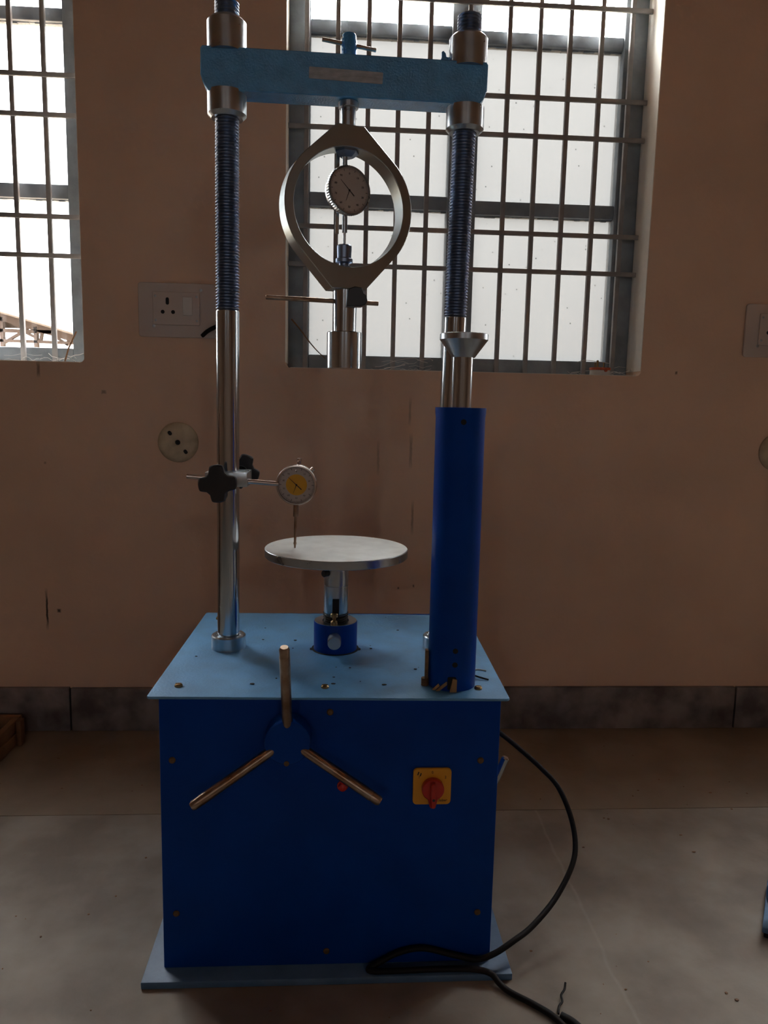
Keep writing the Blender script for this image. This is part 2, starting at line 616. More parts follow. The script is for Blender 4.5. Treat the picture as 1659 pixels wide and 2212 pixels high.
def wall_y(name, y0, y1, x0, x1, wins, zb, zt, m, label, fillet=0.0):
    bm = B()
    box(bm, (x0, y0, -0.12), (x1, y1, zb))
    box(bm, (x0, y0, zt), (x1, y1, RH))
    xs = [x0]
    for a, b in sorted(wins):
        xs += [a, b]
    xs.append(x1)
    for i in range(0, len(xs), 2):
        box(bm, (xs[i], y0, zb), (xs[i + 1], y1, zt))
    if fillet:
        for a, b in wins:
            for x, s in ((a, 1), (b, -1)):
                pl = [(x, zb), (x + s * fillet, zb)]
                for k in range(1, 7):
                    t = radians(90 * k / 6)
                    pl.append((x + s * (fillet - fillet * sin(t)), zb + fillet - fillet * cos(t)))
                R = Matrix(((1, 0, 0, 0), (0, 0, -1, y0 + 0.1), (0, 1, 0, 0), (0, 0, 0, 1)))
                prism(bm, pl, 0.1, R)
    o = obj(name, bm, m, smooth=0, origin=(0, 0, 0))
    return tag(o, label, 'wall', kind='structure')


wall_y('wall_back', 0.0, WT, RX0, RX1, FRONT_WIN, ZB, ZT, 'wall',
       'cream plaster wall with the row of barred windows', fillet=0.014)
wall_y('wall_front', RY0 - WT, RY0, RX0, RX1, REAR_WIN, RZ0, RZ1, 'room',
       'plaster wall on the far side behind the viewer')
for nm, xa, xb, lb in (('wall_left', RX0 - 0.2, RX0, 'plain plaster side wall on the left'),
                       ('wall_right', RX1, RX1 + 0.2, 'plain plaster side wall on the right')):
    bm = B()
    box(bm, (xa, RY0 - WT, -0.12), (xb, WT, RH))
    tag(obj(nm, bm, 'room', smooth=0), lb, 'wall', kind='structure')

# skirting of stone slabs, thin dark joints between them
sk = thing('baseboard_back', (0.2, -0.006, 0), 'low skirting of stained grey stone slabs along the windowed wall', 'skirting', kind='structure')
JOINT = [-3.515, -2.582, -1.649, -0.716, 0.217, 1.149, 2.082, 3.015, 3.94]
for a, b in zip(JOINT, JOINT[1:]):
    bm = B()
    dz = random.uniform(-0.0015, 0.0015)
    box(bm, (a + 0.0025, -0.0125, 0.0), (b - 0.0025, 0.001, 0.122 + dz), bevel=0.0015)
    obj('skirting_slab', bm, 'skirt', sk)
bm = B()
box(bm, (JOINT[0], -0.004, 0.0), (JOINT[-1], 0.0005, 0.118))
obj('joint_mortar', bm, 'dark', sk, smooth=0)


# ------------------------------------------------------------------ windows
def window(n, x0, x1, label, bars, mid, frosted):
    cx = (x0 + x1) / 2
    w = thing('window_%d' % n, (cx, 0.12, ZB), label, 'window', kind='structure')
    FY0, FY1 = 0.105, 0.150
    fl_, fr_ = x0 + 0.057, x1 - 0.063
    bm = B()
    box(bm, (x0, FY0, ZB), (fl_, FY1, ZT), 0.003)
    obj('frame_stile', bm, 'frame', w)
    bm = B()
    box(bm, (fr_, FY0, ZB), (x1, FY1, ZT), 0.003)
    obj('frame_stile', bm, 'frame', w)
    bm = B()
    box(bm, (fl_, FY0, ZB), (fr_, FY1, ZB + 0.042), 0.003)
    obj('frame_sill', bm, 'frame', w)
    bm = B()
    box(bm, (fl_, FY0, ZT - 0.045), (fr_, FY1, ZT), 0.003)
    obj('frame_head', bm, 'frame', w)
    ma, mb = mid
    bm = B()
    box(bm, (ma, FY0 - 0.004, ZB + 0.042), (mb, FY1, ZT - 0.045), 0.003)
    obj('mullion', bm, 'frame', w)
    # two rails across each sash, a little lower in the right one
    for (a, b, dz) in ((fl_, ma, 0.0), (mb, fr_, -0.007)):
        zs = []
        for z, h in ((1.4265, 0.036), (1.8595, 0.032)):
            bm = B()
            # rails carry an uneven bead of putty along their edges
            box(bm, (a, FY0 + 0.006, z + dz), (b, FY1 - 0.004, z + dz + h), 0.002)
            rail = obj('sash_rail', bm, 'frame', w)
            bm = B()
            k = 26
            for i in range(k):
                t0, t1 = a + (b - a) * i / k, a + (b - a) * (i + 1) / k
                hh = random.uniform(0.001, 0.0045)
                box(bm, (t0, FY0 + 0.018, z + dz - hh), (t1, FY0 + 0.026, z + dz + 0.001))
                hh = random.uniform(0.0005, 0.0025)
                box(bm, (t0, FY0 + 0.018, z + dz + h - 0.001), (t1, FY0 + 0.026, z + dz + h + hh))
            pt = obj('putty_bead', bm, 'frame', rail, smooth=0)
            zs += [z + dz, z + dz + h]
        lv = [ZB + 0.042] + zs + [ZT - 0.045]
        for i in range(0, len(lv), 2):
            bm = B()
            f = frosted and i < 4
            box(bm, (a - 0.003, 0.128, lv[i] - 0.003), (b + 0.003, 0.132 if f else 0.1325, lv[i + 1] + 0.003))
            obj('glass_pane', bm, 'frost' if f else ('glass' if frosted else {2: 'dim2', 3: 'dim3'}.get(n, 'dusty')), w, smooth=0)
    # lining of the reveal sides and sill, wall paint with window light painted in
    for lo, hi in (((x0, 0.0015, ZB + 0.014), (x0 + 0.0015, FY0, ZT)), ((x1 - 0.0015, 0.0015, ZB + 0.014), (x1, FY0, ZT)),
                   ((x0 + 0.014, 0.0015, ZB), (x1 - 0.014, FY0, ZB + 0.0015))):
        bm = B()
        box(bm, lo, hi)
        obj('lit_reveal_lining', bm, 'lit_reveal', w, smooth=0)
    # welded grille in the reveal, in front of the frame
    GY = 0.088
    proto = None
    for x in bars:
        if proto is None:
            bm = B()
            box(bm, (x - 0.006, GY - 0.006, ZB - 0.012), (x + 0.006, GY + 0.006, ZT + 0.012), 0.0015)
            proto = obj('grille_bar', bm, 'bar', w)
        else:
            clone(proto, w, proto.location + Vector((x - bars[0], random.uniform(-0.001, 0.001), 0)))
    proto = None
    for z in (1.269, 1.367, 1.616, 1.712, 1.937, 2.04):
        if proto is None:
            bm = B()
            box(bm, (x0 - 0.012, GY - 0.0115, z - 0.006), (x1 + 0.012, GY - 0.0045, z + 0.006), 0.0012)
            proto = obj('grille_crossbar', bm, 'bar', w)
            z0 = z
        else:
            clone(proto, w, proto.location + Vector((0, 0, z - z0)))
    return w


main_bars = [-0.092, -0.012, 0.068, 0.1476, 0.2284, 0.331, 0.4358, 0.5165, 0.597, 0.681, 0.762]
window(1, *FRONT_WIN[0], 'barred steel window with frosted panes behind the testing machine', main_bars, (0.287, 0.364), True)
lb = [-0.757 - 0.0815 * i for i in range(10)]
window(2, *FRONT_WIN[1], 'barred window at the left edge open to white sky and a roof truss', lb, (-1.177, -1.10), False)
for k, (a, b) in enumerate(FRONT_WIN[2:]):
    bars = [a + 0.05 + 0.0815 * i for i in range(11)]
    window(3 + k, a, b, ['barred window farther right along the wall', 'barred window farthest left along the wall',
                         'barred window farthest right along the wall'][k], bars, (a + 0.427, a + 0.504), k == 1)  # unseen far-left window frosted to cut daylight on that side
for k, (a, b) in enumerate(REAR_WIN):
    w = thing('window_%d' % (6 + k), ((a + b) / 2, RY0 - 0.1, RZ0), ['left', 'right'][k] + ' plain window in the wall behind the viewer', 'window', kind='structure')
    for lo, hi in (((a, RZ0), (a + 0.03, RZ1)), ((b - 0.03, RZ0), (b, RZ1)), ((a + .03, RZ0), (b - .03, RZ0 + .03)),
                   ((a + .03, RZ1 - .03), (b - .03, RZ1))):
        bm = B()
        box(bm, (lo[0], RY0 - 0.14, lo[1]), (hi[0], RY0 - 0.09, hi[1]), 0.003)
        obj('frame_member', bm, 'frame', w)

# ------------------------------------------------------------------ outside
bm = B()
box(bm, (-60, WT + 0.3, -0.6), (60, 90, -0.5))
box(bm, (-60, -90, -0.6), (60, RY0 - WT - 0.3, -0.5))
tag(obj('outside_ground', bm, 'ground', smooth=0), 'dry bare ground outside the windows', 'ground', kind='structure')

# open steel roof truss of a shed, seen through the left window
TY = 10.0
tr = thing('shed_roof_truss', (-5.5, TY, -0.5), 'brown steel roof truss of an open shed seen through the left window', 'roof')


def beam(name, a, b, w=0.055, d=0.08, m='truss', y=TY):
    bm = B()
    a, b = Vector((a[0], 0, a[1])), Vector((b[0], 0, b[1]))
    t = (b - a).normalized()
    n = Vector((-t.z, 0, t.x))
    vs = []
    for yy in (y - d / 2, y + d / 2):
        for p, s in ((a, -1), (b, -1), (b, 1), (a, 1)):
            q = p + n * s * w / 2
            vs.append(bm.verts.new((q.x, yy, q.z)))
    for f in ((0, 1, 2, 3), (7, 6, 5, 4), (0, 4, 5, 1), (1, 5, 6, 2), (2, 6, 7, 3), (3, 7, 4, 0)):
        bm.faces.new([vs[i] for i in f])
    return obj(name, bm, m, tr, smooth=0)


sl = (1.79 - 2.10) / 1.13
ztop = lambda x: 2.095 + sl * (x + 5.085)
beam('top_chord', (-7.6, ztop(-7.6)), (-3.1, ztop(-3.1)), 0.11)
beam('middle_chord', (-7.6, 1.915), (-4.33, 1.885), 0.05)
beam('bottom_chord', (-7.6, 1.765), (-3.1, 1.725), 0.04)
for x in (-6.6, -6.05, -5.55, -5.06, -4.565):
    beam('post', (x, 1.64), (x, ztop(x)), 0.05)
for a, b in (((-5.03, ztop(-5.03)), (-4.72, 1.90)), ((-5.06, 1.70), (-4.76, 1.88)), ((-4.78, 1.89), (-4.57, 2.0)),
             ((-4.76, 1.89), (-4.57, 1.80)), ((-4.55, 2.0), (-4.46, 1.93)), ((-4.46, 1.95), (-4.50, 1.76)),
             ((-4.44, 1.94), (-4.28, 1.86)), ((-4.30, 1.83), (-4.10, 1.70)), ((-4.06, 1.84), (-4.12, 1.70)),
             ((-5.55, 1.78), (-5.06, 2.08)), ((-6.05, 1.78), (-5.55, 2.2)), ((-4.56, 1.76), (-4.50, 1.74))):
    beam('web_member', a, b, 0.036, 0.06)
# sheeting resting on the chord, and a closed gable part behind it
bm = B()
R = Matrix(((1, 0, 0, 0), (0, 0, 1, TY - 0.6), (0, 1, 0, 0), (0, 0, 0, 1)))
prism(bm, [(-7.6, ztop(-7.6) + 0.06), (-3.1, ztop(-3.1) + 0.06), (-3.1, ztop(-3.1) + 0.085), (-7.6, ztop(-7.6) + 0.085)], 4.0, R)
obj('roof_sheet', bm, 'sheet', tr, smooth=0)
bm = B()
R = Matrix(((1, 0, 0, 0), (0, 0, 1, TY + 0.1), (0, 1, 0, 0), (0, 0, 0, 1)))
prism(bm, [(-7.6, 1.94), (-4.83, 1.94), (-4.62, 2.0), (-5.06, 2.09), (-7.6, 2.75)], 0.03, R)
obj('gable_sheet', bm, 'sheet', tr, smooth=0)
for x in (-6.6, -3.3):
    beam('column', (x, -0.5), (x, ztop(x) - 0.05 if x < -5 else 1.75), 0.14, 0.14)

# ------------------------------------------------------------------ wall fittings
def switch_board(x0, x1, z0, z1, label, detail):
    t = thing('socket_board', ((x0 + x1) / 2, 0, z0), label, 'socket')
    w, h = x1 - x0, z1 - z0
    cx, cz = (x0 + x1) / 2, (z0 + z1) / 2
    bm = B()
    prism(bm, rrect(w, h, 0.008), 0.006, face_M(cx, -0.0002, cz), 0.0015)
    obj('back_board', bm, 'plate', t)
    bm = B()
    px, pz = cx - 0.002, cz + 0.004
    prism(bm, rrect(0.118, 0.082, 0.003), 0.005, face_M(px, -0.0058, pz), 0.001)
    pl = obj('cover_plate', bm, 'plate', t)
    yf = -0.0108
    for dx, dz in ((-0.052, 0.03), (0.052, 0.03), (-0.052, -0.03), (0.052, -0.03)):
        bm = B()
        lathe(bm, [(0.0032, 0), (0.0032, 0.0008), (0.002, 0.0012), (0, 0.0012)], face_M(px + dx, yf, pz + dz), 12)
        obj('screw', bm, 'steel', pl)
    for dx, dz in ((-0.058, -0.054), (0.062, 0.058)):
        bm = B()
        lathe(bm, [(0.0042, 0), (0.0042, 0.0008), (0.002, 0.0012), (0, 0.0012)], face_M(px + dx, -0.0058, pz + dz * 0.82), 12)
        obj('screw', bm, 'steel', t)
    # socket: upper earth slot, two lower holes
    for (dx, dz, a, b) in ((-0.022, 0.018, 0.0042, 0.009), (-0.034, -0.009, 0.0048, 0.0048), (-0.008, -0.009, 0.0048, 0.0048)):
        bm = B()
        prism(bm, rrect(2 * a, 2 * b, a * 0.98, 6), 0.0006, face_M(px + dx, yf + 0.0002, pz + dz))
        obj('socket_hole', bm, 'dark', pl)
    bm = B()
    M = face_M(px + 0.029, yf - 0.0005, pz + 0.006) @ Matrix.Rotation(radians(6), 4, 'X')
    prism(bm, rrect(0.024, 0.046, 0.002), 0.004, M, 0.001)
    obj('rocker_switch', bm, 'white', pl)
    return t


switch_board(-0.512, -0.315, 1.061, 1.197, 'ivory socket board with rocker switch between the two windows', True)
switch_board(1.087, 1.284, 1.050, 1.190, 'ivory socket board cut off by the right edge', True)
# black wire entering the first board
bm = B()
tube(bm, smooth_path([(-0.352, -0.004, 1.0665), (-0.338, -0.010, 1.078), (-0.318, -0.016, 1.088), (-0.295, -0.012, 1.094), (-0.270, -0.003, 1.092)], 6), 0.0055, 10)
tag(obj('wire_stub', bm, 'rubber'), 'short black wire stub at the lower corner of the socket board', 'wire')


def cover_disc(x, z, label):
    t = thing('junction_cover', (x, 0, z - 0.051), label, 'cover')
    bm = B()
    lathe(bm, [(0.0525, 0), (0.0525, 0.003), (0.050, 0.006), (0.042, 0.0085), (0.010, 0.0095), (0.0068, 0.0095), (0.0066, 0.004), (0, 0.004)], face_M(x, 0, z), 48)
    obj('cover', bm, 'ivory', t)
    bm = B()
    lathe(bm, [(0.0064, 0), (0.0064, 0.0047), (0, 0.0047)], face_M(x, -0.0002, z), 20)
    obj('centre_hole', bm, 'dark', t)
    for s in (-1, 1):
        bm = B()
        prism(bm, rrect(0.009, 0.0125, 0.0042), 0.0006, face_M(x + s * 0.020, -0.0091, z - s * 0.024) @ Matrix.Rotation(radians(35), 4, 'Z'))
        obj('screw_slot', bm, 'dark', t)


cover_disc(-0.4175, 0.792, 'round ivory junction cover on the wall below the socket board')
cover_disc(1.211, 0.795, 'round ivory junction cover cut off by the right edge')

# ------------------------------------------------------------------ things on the window sill
pt = thing('plug_top', (0.706, 0.022, ZB), 'white and orange electrical plug standing pins up on the sill', 'plug')
bm = B()
prism(bm, rrect(0.052, 0.030, 0.010), 0.0145, Matrix.Translation((0.706, 0.020, ZB)), 0.001)
obj('body', bm, 'white', pt)
bm = B()
prism(bm, rrect(0.054, 0.032, 0.010), 0.007, Matrix.Translation((0.706, 0.020, ZB + 0.0145)), 0.001)
obj('pin_base', bm, 'orange', pt)
for dx, dy, h, r in ((-0.0085, -0.003, 0.019, 0.003), (0.011, 0.004, 0.014, 0.0018), (-0.012, 0.006, 0.014, 0.0018)):
    bm = B()
    cyl(bm, (0.706 + dx, 0.02 + dy, ZB + 0.0215), (0.706 + dx, 0.02 + dy, ZB + 0.0215 + h), r, ch=0.0006, seg=12)
    obj('pin', bm, 'brass', pt)
bm = B()
lathe(bm, [(0.0045, 0), (0.0045, 0.003), (0.003, 0.004), (0, 0.004)], face_M(0.706 + 0.0105, 0.0045, ZB + 0.014), 14)
obj('screw', bm, 'orange', pt)

bm = B()
tube(bm, smooth_path([(-0.128, 0.075, 1.124), (-0.105, 0.068, 1.098), (-0.083, 0.062, 1.069), (-0.060, 0.06, 1.043), (-0.036, 0.055, 1.021)], 5), 0.0022, 8, 0.5)
tag(obj('twig', bm, 'boxwood'), 'thin twig leaning in the lower left corner of the frosted window', 'twig')
bm = B()
tube(bm, [(-0.690, 0.06, 1.075), (-0.712, 0.06, 1.03), (-0.722, 0.06, 0.997)], 0.0022, 8)
tag(obj('stick', bm, 'boxwood'), 'thin stick leaning in the lower right corner of the left window', 'stick')


def webs(name, label, x0, x1, n, seed, ylo=0.005, yhi=0.1):
    rnd = random.Random(seed)
    bm = B()
    for _ in range(n):
        x = rnd.uniform(x0, x1)
        L = rnd.uniform(0.03, 0.10)
        y = rnd.uniform(ylo, yhi)
        z = ZB + abs(rnd.gauss(0.008, 0.012))
        pts = [Vector((x, y, z))]
        for k in range(5):
            pts.append(pts[-1] + Vector((L / 5, rnd.uniform(-.004, .004), rnd.uniform(-0.008, 0.006))))
            pts[-1].z = max(pts[-1].z, ZB + 0.001)
            pts[-1].x = min(pts[-1].x, x1)
        tube(bm, pts, rnd.uniform(0.0003, 0.0007), 5)
    return tag(obj(name, bm, 'web'), label, 'cobweb', kind='stuff')


webs('cobweb', 'dusty cobweb threads along the sill of the frosted window', 0.035, 0.25, 16, 3)
webs('cobweb', 'dusty cobweb threads by the plug on the window sill', 0.62, 0.80, 14, 5)
webs('cobweb', 'dusty cobweb threads on the sill of the left window', -0.90, -0.66, 12, 9, 0.06, 0.1)

# ------------------------------------------------------------------ the testing machine
ZP = 0.464            # top of the cabinet plate
YC = -0.700           # plane of the columns
mc = thing('load_testing_machine', (0, -0.70, 0), 'blue load testing machine with two chrome columns and a crosshead', 'machine')

bm = B()
box(bm, (-0.292, -0.955, 0.0), (0.288, -0.42, 0.012), 0.002)
obj('base_plate', bm, 'bluebase', mc)
bm = B()
box(bm, (-0.263, -0.925, 0.012), (0.257, -0.46, 0.4605), 0.002)
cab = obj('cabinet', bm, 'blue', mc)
bm = B()
prism(bm, rrect(0.545, 0.462, 0.006), 0.004, Matrix.Translation((-0.0015, -0.7085, 0.460)) @ Matrix.Rotation(radians(-1.25), 4, 'Z'), 0.0008)
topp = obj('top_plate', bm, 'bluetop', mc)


def screw(x, y, z, d, r, parent, m='rust'):
    bm = B()
    M = frame_to((x, y, z), d) @ Matrix.Rotation(random.uniform(0, pi), 4, 'Z')
    lathe(bm, [(r, 0), (r, 0.0012), (r * 0.7, 0.0026), (0, 0.003)], M, 14)
    s = obj('screw', bm, m, parent)
    bm = B()
    box(bm, (-r * 0.85, -0.0005, 0.0012), (r * 0.85, 0.0005, 0.0032), M=M)
    obj('slot', bm, 'dark', s, smooth=0) if parent is mc else bm.free()
    return s


for x, z in ((-0.0061, 0.4357), (-0.2442, 0.36), (0.2285, 0.356), (-0.2421, 0.1062), (0.2335, 0.0983), (-0.0073, 0.0358)):
    screw(x, -0.925, z, (0, -1, 0), 0.0052, cab)
for x, y in ((-0.240, -0.891), (-0.0146, -0.897), (0.2245, -0.9035), (-0.235, -0.52), (0.23, -0.53)):
    bm = B()
    lathe(bm, [(0.0062, 0), (0.0062, 0.0022), (0.0045, 0.0042), (0.0012, 0.0046), (0, 0.003)], Matrix.Translation((x, y, ZP)), 16)
    box(bm, (x - 0.0045, y - 0.0006, ZP + 0.0038), (x + 0.0045, y + 0.0006, ZP + 0.0052), rotz=0)
    obj('screw', bm, 'brass', topp)


# columns with threaded upper halves
def column(xb, xt):
    zt0, zt1, ztop_ = 1.053, 1.515, 1.534
    r = 0.0193
    prof = [(0, 0), (r, 0)]
    prof += [(r, zt0 - ZP - 0.003)]
    d = Vector((xt - xb, 0, ztop_ - ZP))
    L = d.length
    bm = B()
    M = frame_to((xb, YC, ZP), d)
    lathe(bm, [(0, 0), (r, 0), (r, 0.1), (r, 0.3), (r, zt0 - ZP - 0.002), (r - 0.0015, zt0 - ZP)], M, 56)
    c = obj('column', bm, 'chrome', mc)
    bm = B()
    prof = []
    z = zt0 - ZP
    p = 0.005
    while z < L - 0.004:
        prof += [(r - 0.0026, z), (r - 0.0008 + 0.0010, z + p * 0.42), (r + 0.0002, z + p * 0.58)]
        z += p
    prof += [(r - 0.003, L - 0.003), (r - 0.005, L), (0, L)]
    lathe(bm, prof, M, 48)
    th = obj('screw_thread', bm, 'thread', c, smooth=25)
    return lambda zz: xb + (xt - xb) * (zz - ZP) / (ztop_ - ZP)


colL = column(-0.1905, -0.1862)
colR = column(0.1900, 0.2065)
for f, dz in ((colL, 0.0), (colR, -0.006)):
    x = f(ZP)
    bm = B()
    lathe(bm, [(0, 0), (0.0302, 0), (0.0302, 0.0225), (0.0285, 0.0245), (0.0232, 0.0245), (0.0215, 0.022), (0, 0.022)], Matrix.Translation((x, YC, ZP)), 48)
    obj('column_collar', bm, 'steel', mc)
    x = f(1.38)
    bm = B()
    lathe(bm, [(0.020, 0), (0.0255, 0), (0.0315, 0.006), (0.0315, 0.036), (0.0315, 0.0395), (0, 0.0395)], Matrix.Translation((x, YC, 1.3565 + dz)), 48)
    obj('lock_nut', bm, 'steel', mc)
    x = f(1.48)
    bm = B()
    lathe(bm, [(0, 0), (0.0315, 0), (0.0315, 0.0345 + 0.012), (0.0265, 0.0395 + 0.012), (0.019, 0.0395 + 0.012)], Matrix.Translation((x, YC, 1.455 + dz)), 48)
    obj('lock_nut', bm, 'steel', mc)

# crosshead
CT = radians(0.55)
bm = B()
Mx = Matrix.Translation((0.005, YC, 1.4235)) @ Matrix.Rotation(CT, 4, 'Y')
pl = []
x0, x1, h = -0.2305, 0.2305, 0.0325
pl = [(x0 + 0.012, -h), (x1 - 0.012, -h), (x1 - 0.004, -h + 0.010), (x1, -h + 0.022), (x1, h - 0.004), (x1 - 0.003, h), (x0 + 0.003, h), (x0, h - 0.004), (x0, -h + 0.022), (x0 + 0.004, -h + 0.010)]
prism(bm, pl, 0.046, Mx @ face_M(0, 0.023, 0), 0.0015)
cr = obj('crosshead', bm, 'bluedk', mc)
bm = B()
prism(bm, rrect(0.1185, 0.0175, 0.0015), 0.0012, Mx @ face_M(0.0008, -0.0228, -0.0005) @ Matrix.Rotation(radians(-1.3), 4, 'Z'))
npl = obj('name_plate', bm, 'tag', cr)
AX = 0.0105
bm = B()
lathe(bm, [(0, 0), (0.0125, 0), (0.0125, 0.028), (0.0115, 0.030), (0.0115, 0.036), (0.010, 0.038), (0, 0.038)], Matrix.Translation((AX, YC, 1.4565)), 32)
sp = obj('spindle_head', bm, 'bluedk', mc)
bm = B()
cyl(bm, (AX - 0.044, YC - 0.004, 1.4835), (AX + 0.044, YC + 0.004, 1.4745), 0.0032, ch=0.0006, seg=14)
obj('tommy_bar', bm, 'handle', sp)
# hook welded to the right nut
bm = B()
prism(bm, [(0, 0), (0.012, 0), (0.012, 0.012), (0.006, 0.0125), (0.0045, 0.018), (0.001, 0.0215), (-0.002, 0.02), (-0.0015, 0.012), (-0.004, 0.006)], 0.005, face_M(0.1635, YC, 1.4535))
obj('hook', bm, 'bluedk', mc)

# guide tube with rod and cone beside the right column
TX, TYB = 0.1855, -0.8785
bm = B()
lathe(bm, [(0.0345, 0.0), (0.0375, 0.0), (0.0375, 0.42), (0.0385, 0.428), (0.0385, 0.435), (0.0345, 0.435), (0.0345, 0.02), (0, 0.02)], Matrix.Translation((TX, TYB, ZP)), 56)
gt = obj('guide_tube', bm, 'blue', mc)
for z in (0.878, 0.529, 0.507):
    bm = B()
    lathe(bm, [(0.0042, 0), (0.0042, 0.0006), (0, 0.0006)], face_M(TX - 0.001, TYB - 0.0373, z), 16)
    obj('bolt_hole', bm, 'dark', gt)
bm = B()
prism(bm, rrect(0.013, 0.020, 0.002), 0.0015, face_M(TX - 0.005, TYB - 0.0372, ZP + 0.0135))
obj('slot', bm, 'dark', gt, smooth=0)
bm = B()
lathe(bm, [(0, 0), (0.0158, 0), (0.0158, 0.5), (0, 0.5)], Matrix.Translation((TX, TYB, ZP + 0.022)), 40)
obj('guide_rod', bm, 'chrome', mc)
bm = B()
lathe(bm, [(0.0158, 0), (0.0172, 0), (0.0352, 0.0245), (0.0362, 0.0255), (0.0362, 0.0335), (0.035, 0.0345), (0, 0.0345)], Matrix.Translation((TX + 0.0012, TYB, 0.9735)), 48)
obj('cone_collar', bm, 'steel', mc)
bm = B()
box(bm, (TX - 0.0435, TYB - 0.012, ZP), (TX - 0.0385, TYB - 0.002, ZP + 0.058), 0.001)
lathe(bm, [(0, 0), (0.006, 0), (0.006, 0.012), (0, 0.012)], Matrix.Translation((TX - 0.043, TYB - 0.008, ZP)), 14)
obj('tube_bracket', bm, 'rust', mc)

# ram, bush and platen
RXc, RYc = 0.0006, -0.7045
bm = B()
lathe(bm, [(0, 0), (0.0388, 0), (0.0388, 0.0505), (0.0378, 0.052), (0.0235, 0.052), (0.0235, 0.04), (0, 0.04)], Matrix.Translation((RXc, RYc, ZP)), 56)
bush = obj('ram_bush', bm, 'blue', mc)
bm = B()
lathe(bm, [(0.0378, 0), (0.0378, 0.0006), (0.0236, 0.0006)], Matrix.Translation((RXc, RYc, ZP + 0.0519)), 48)
obj('bush_face', bm, 'steel', bush)
bm = B()
lathe(bm, [(0.0388, 0), (0.0425, 0), (0.0425, 0.0008), (0.0388, 0.0008)], Matrix.Translation((RXc, RYc, ZP)), 48)
for s in (-1, 1):
    prism(bm, rrect(0.010, 0.012, 0.004), 0.001, Matrix.Translation((RXc + s * 0.0405, RYc - 0.006, ZP)))
obj('gap_shade_ring', bm, 'dark', bush)  # flat dark ring painted for the shade in the gap round the bush
bm = B()
lathe(bm, [(0.0118, 0), (0.0118, 0.024), (0.0105, 0.0255), (0, 0.0255)], face_M(-0.0012, RYc - 0.037, 0.4925), 32)
obj('locking_knob', bm, 'steel', bush)
prof = [(0, 0)]
z = 0.0
while z < 0.022:
    prof += [(0.0198, z), (0.0225, z + 0.002)]
    z += 0.004
prof += [(0, z)]
bm = B()
lathe(bm, prof, Matrix.Translation((RXc, RYc, ZP + 0.045)), 40)
ram = obj('ram_thread', bm, 'dark', mc, smooth=20)
bm = B()
zs = 0.5285
lathe(bm, [(0, 0), (0.0205, 0), (0.0212, 0.002), (0.0216, 0.0525), (0.0208, 0.0528), (0.0208, 0.0538), (0.0216, 0.0541), (0.0222, 0.105), (0, 0.105)], Matrix.Translation((RXc, RYc, zs)), 48)
sl_ = obj('ram_sleeve', bm, 'steel', mc)
bm = B()
box(bm, (RXc - 0.0058, RYc - 0.0224, zs), (RXc + 0.0058, RYc - 0.018, zs + 0.032))
obj('keyway', bm, 'dark', sl_, smooth=0)
bm = B()
lathe(bm, [(0, 0), (0.0062, 0), (0.0062, 0.005), (0.003, 0.0075), (0.003, 0.012), (0.0066, 0.0135), (0.0066, 0.0185), (0.005, 0.020), (0, 0.020)], Matrix.Translation((-0.002, RYc - 0.0275, ZP + 0.0525)), 18)
obj('brass_stud', bm, 'brass', bush)
bm = B()
cyl(bm, (RXc - 0.012, RYc - 0.012, 0.606), (RXc - 0.0225, RYc - 0.0235, 0.606), 0.006, ch=0.001, seg=16)
obj('set_screw', bm, 'black', sl_)
bm = B()
lathe(bm, [(0, 0), (0.1255, 0), (0.1265, 0.001), (0.1265, 0.0135), (0.1255, 0.0145), (0, 0.0145)], Matrix.Translation((RXc, RYc + 0.004, 0.6335)), 96)
pla = obj('platen', bm, 'steel', mc)
bm = B()
lathe(bm, [(0.1253, 0), (0.1253, 0.0004), (0, 0.0004)], Matrix.Translation((RXc, RYc + 0.004, 0.648)), 96)
obj('platen_face', bm, 'platen', pla)

# three-armed capstan handle on the cabinet front
HX, HZ = -0.068, 0.4055
bm = B()
lathe(bm, [(0.022, 0), (0.022, 0.008), (0.0338, 0.010), (0.0345, 0.012), (0.0338, 0.041), (0.0325, 0.0425), (0, 0.0425)], face_M(HX, -0.925, HZ), 48)
hub = obj('capstan_hub', bm, 'blue', mc)
for k in (0, 120, 240):
    p, A = radians(-1 + k), radians(16)
    d = Vector((sin(p) * cos(A), -sin(A), cos(p) * cos(A)))
    c0 = Vector((HX, -0.954, HZ))
    bm = B()
    M = frame_to(c0 + d * 0.024, d)
    L = 0.139
    lathe(bm, [(0, 0), (0.0062, 0), (0.0074, 0.006), (0.0078, L - 0.016), (0.0074, L - 0.0155), (0.0076, L - 0.004), (0.0055, L), (0, L)], M, 24)
    obj('capstan_arm', bm, 'handle', hub)
bm = B()
lathe(bm, [(0.004, 0), (0.004, 0.001), (0, 0.001)], face_M(HX - 0.001, -0.9674, HZ - 0.0315), 12)
obj('paint_chip', bm, 'rust', hub)

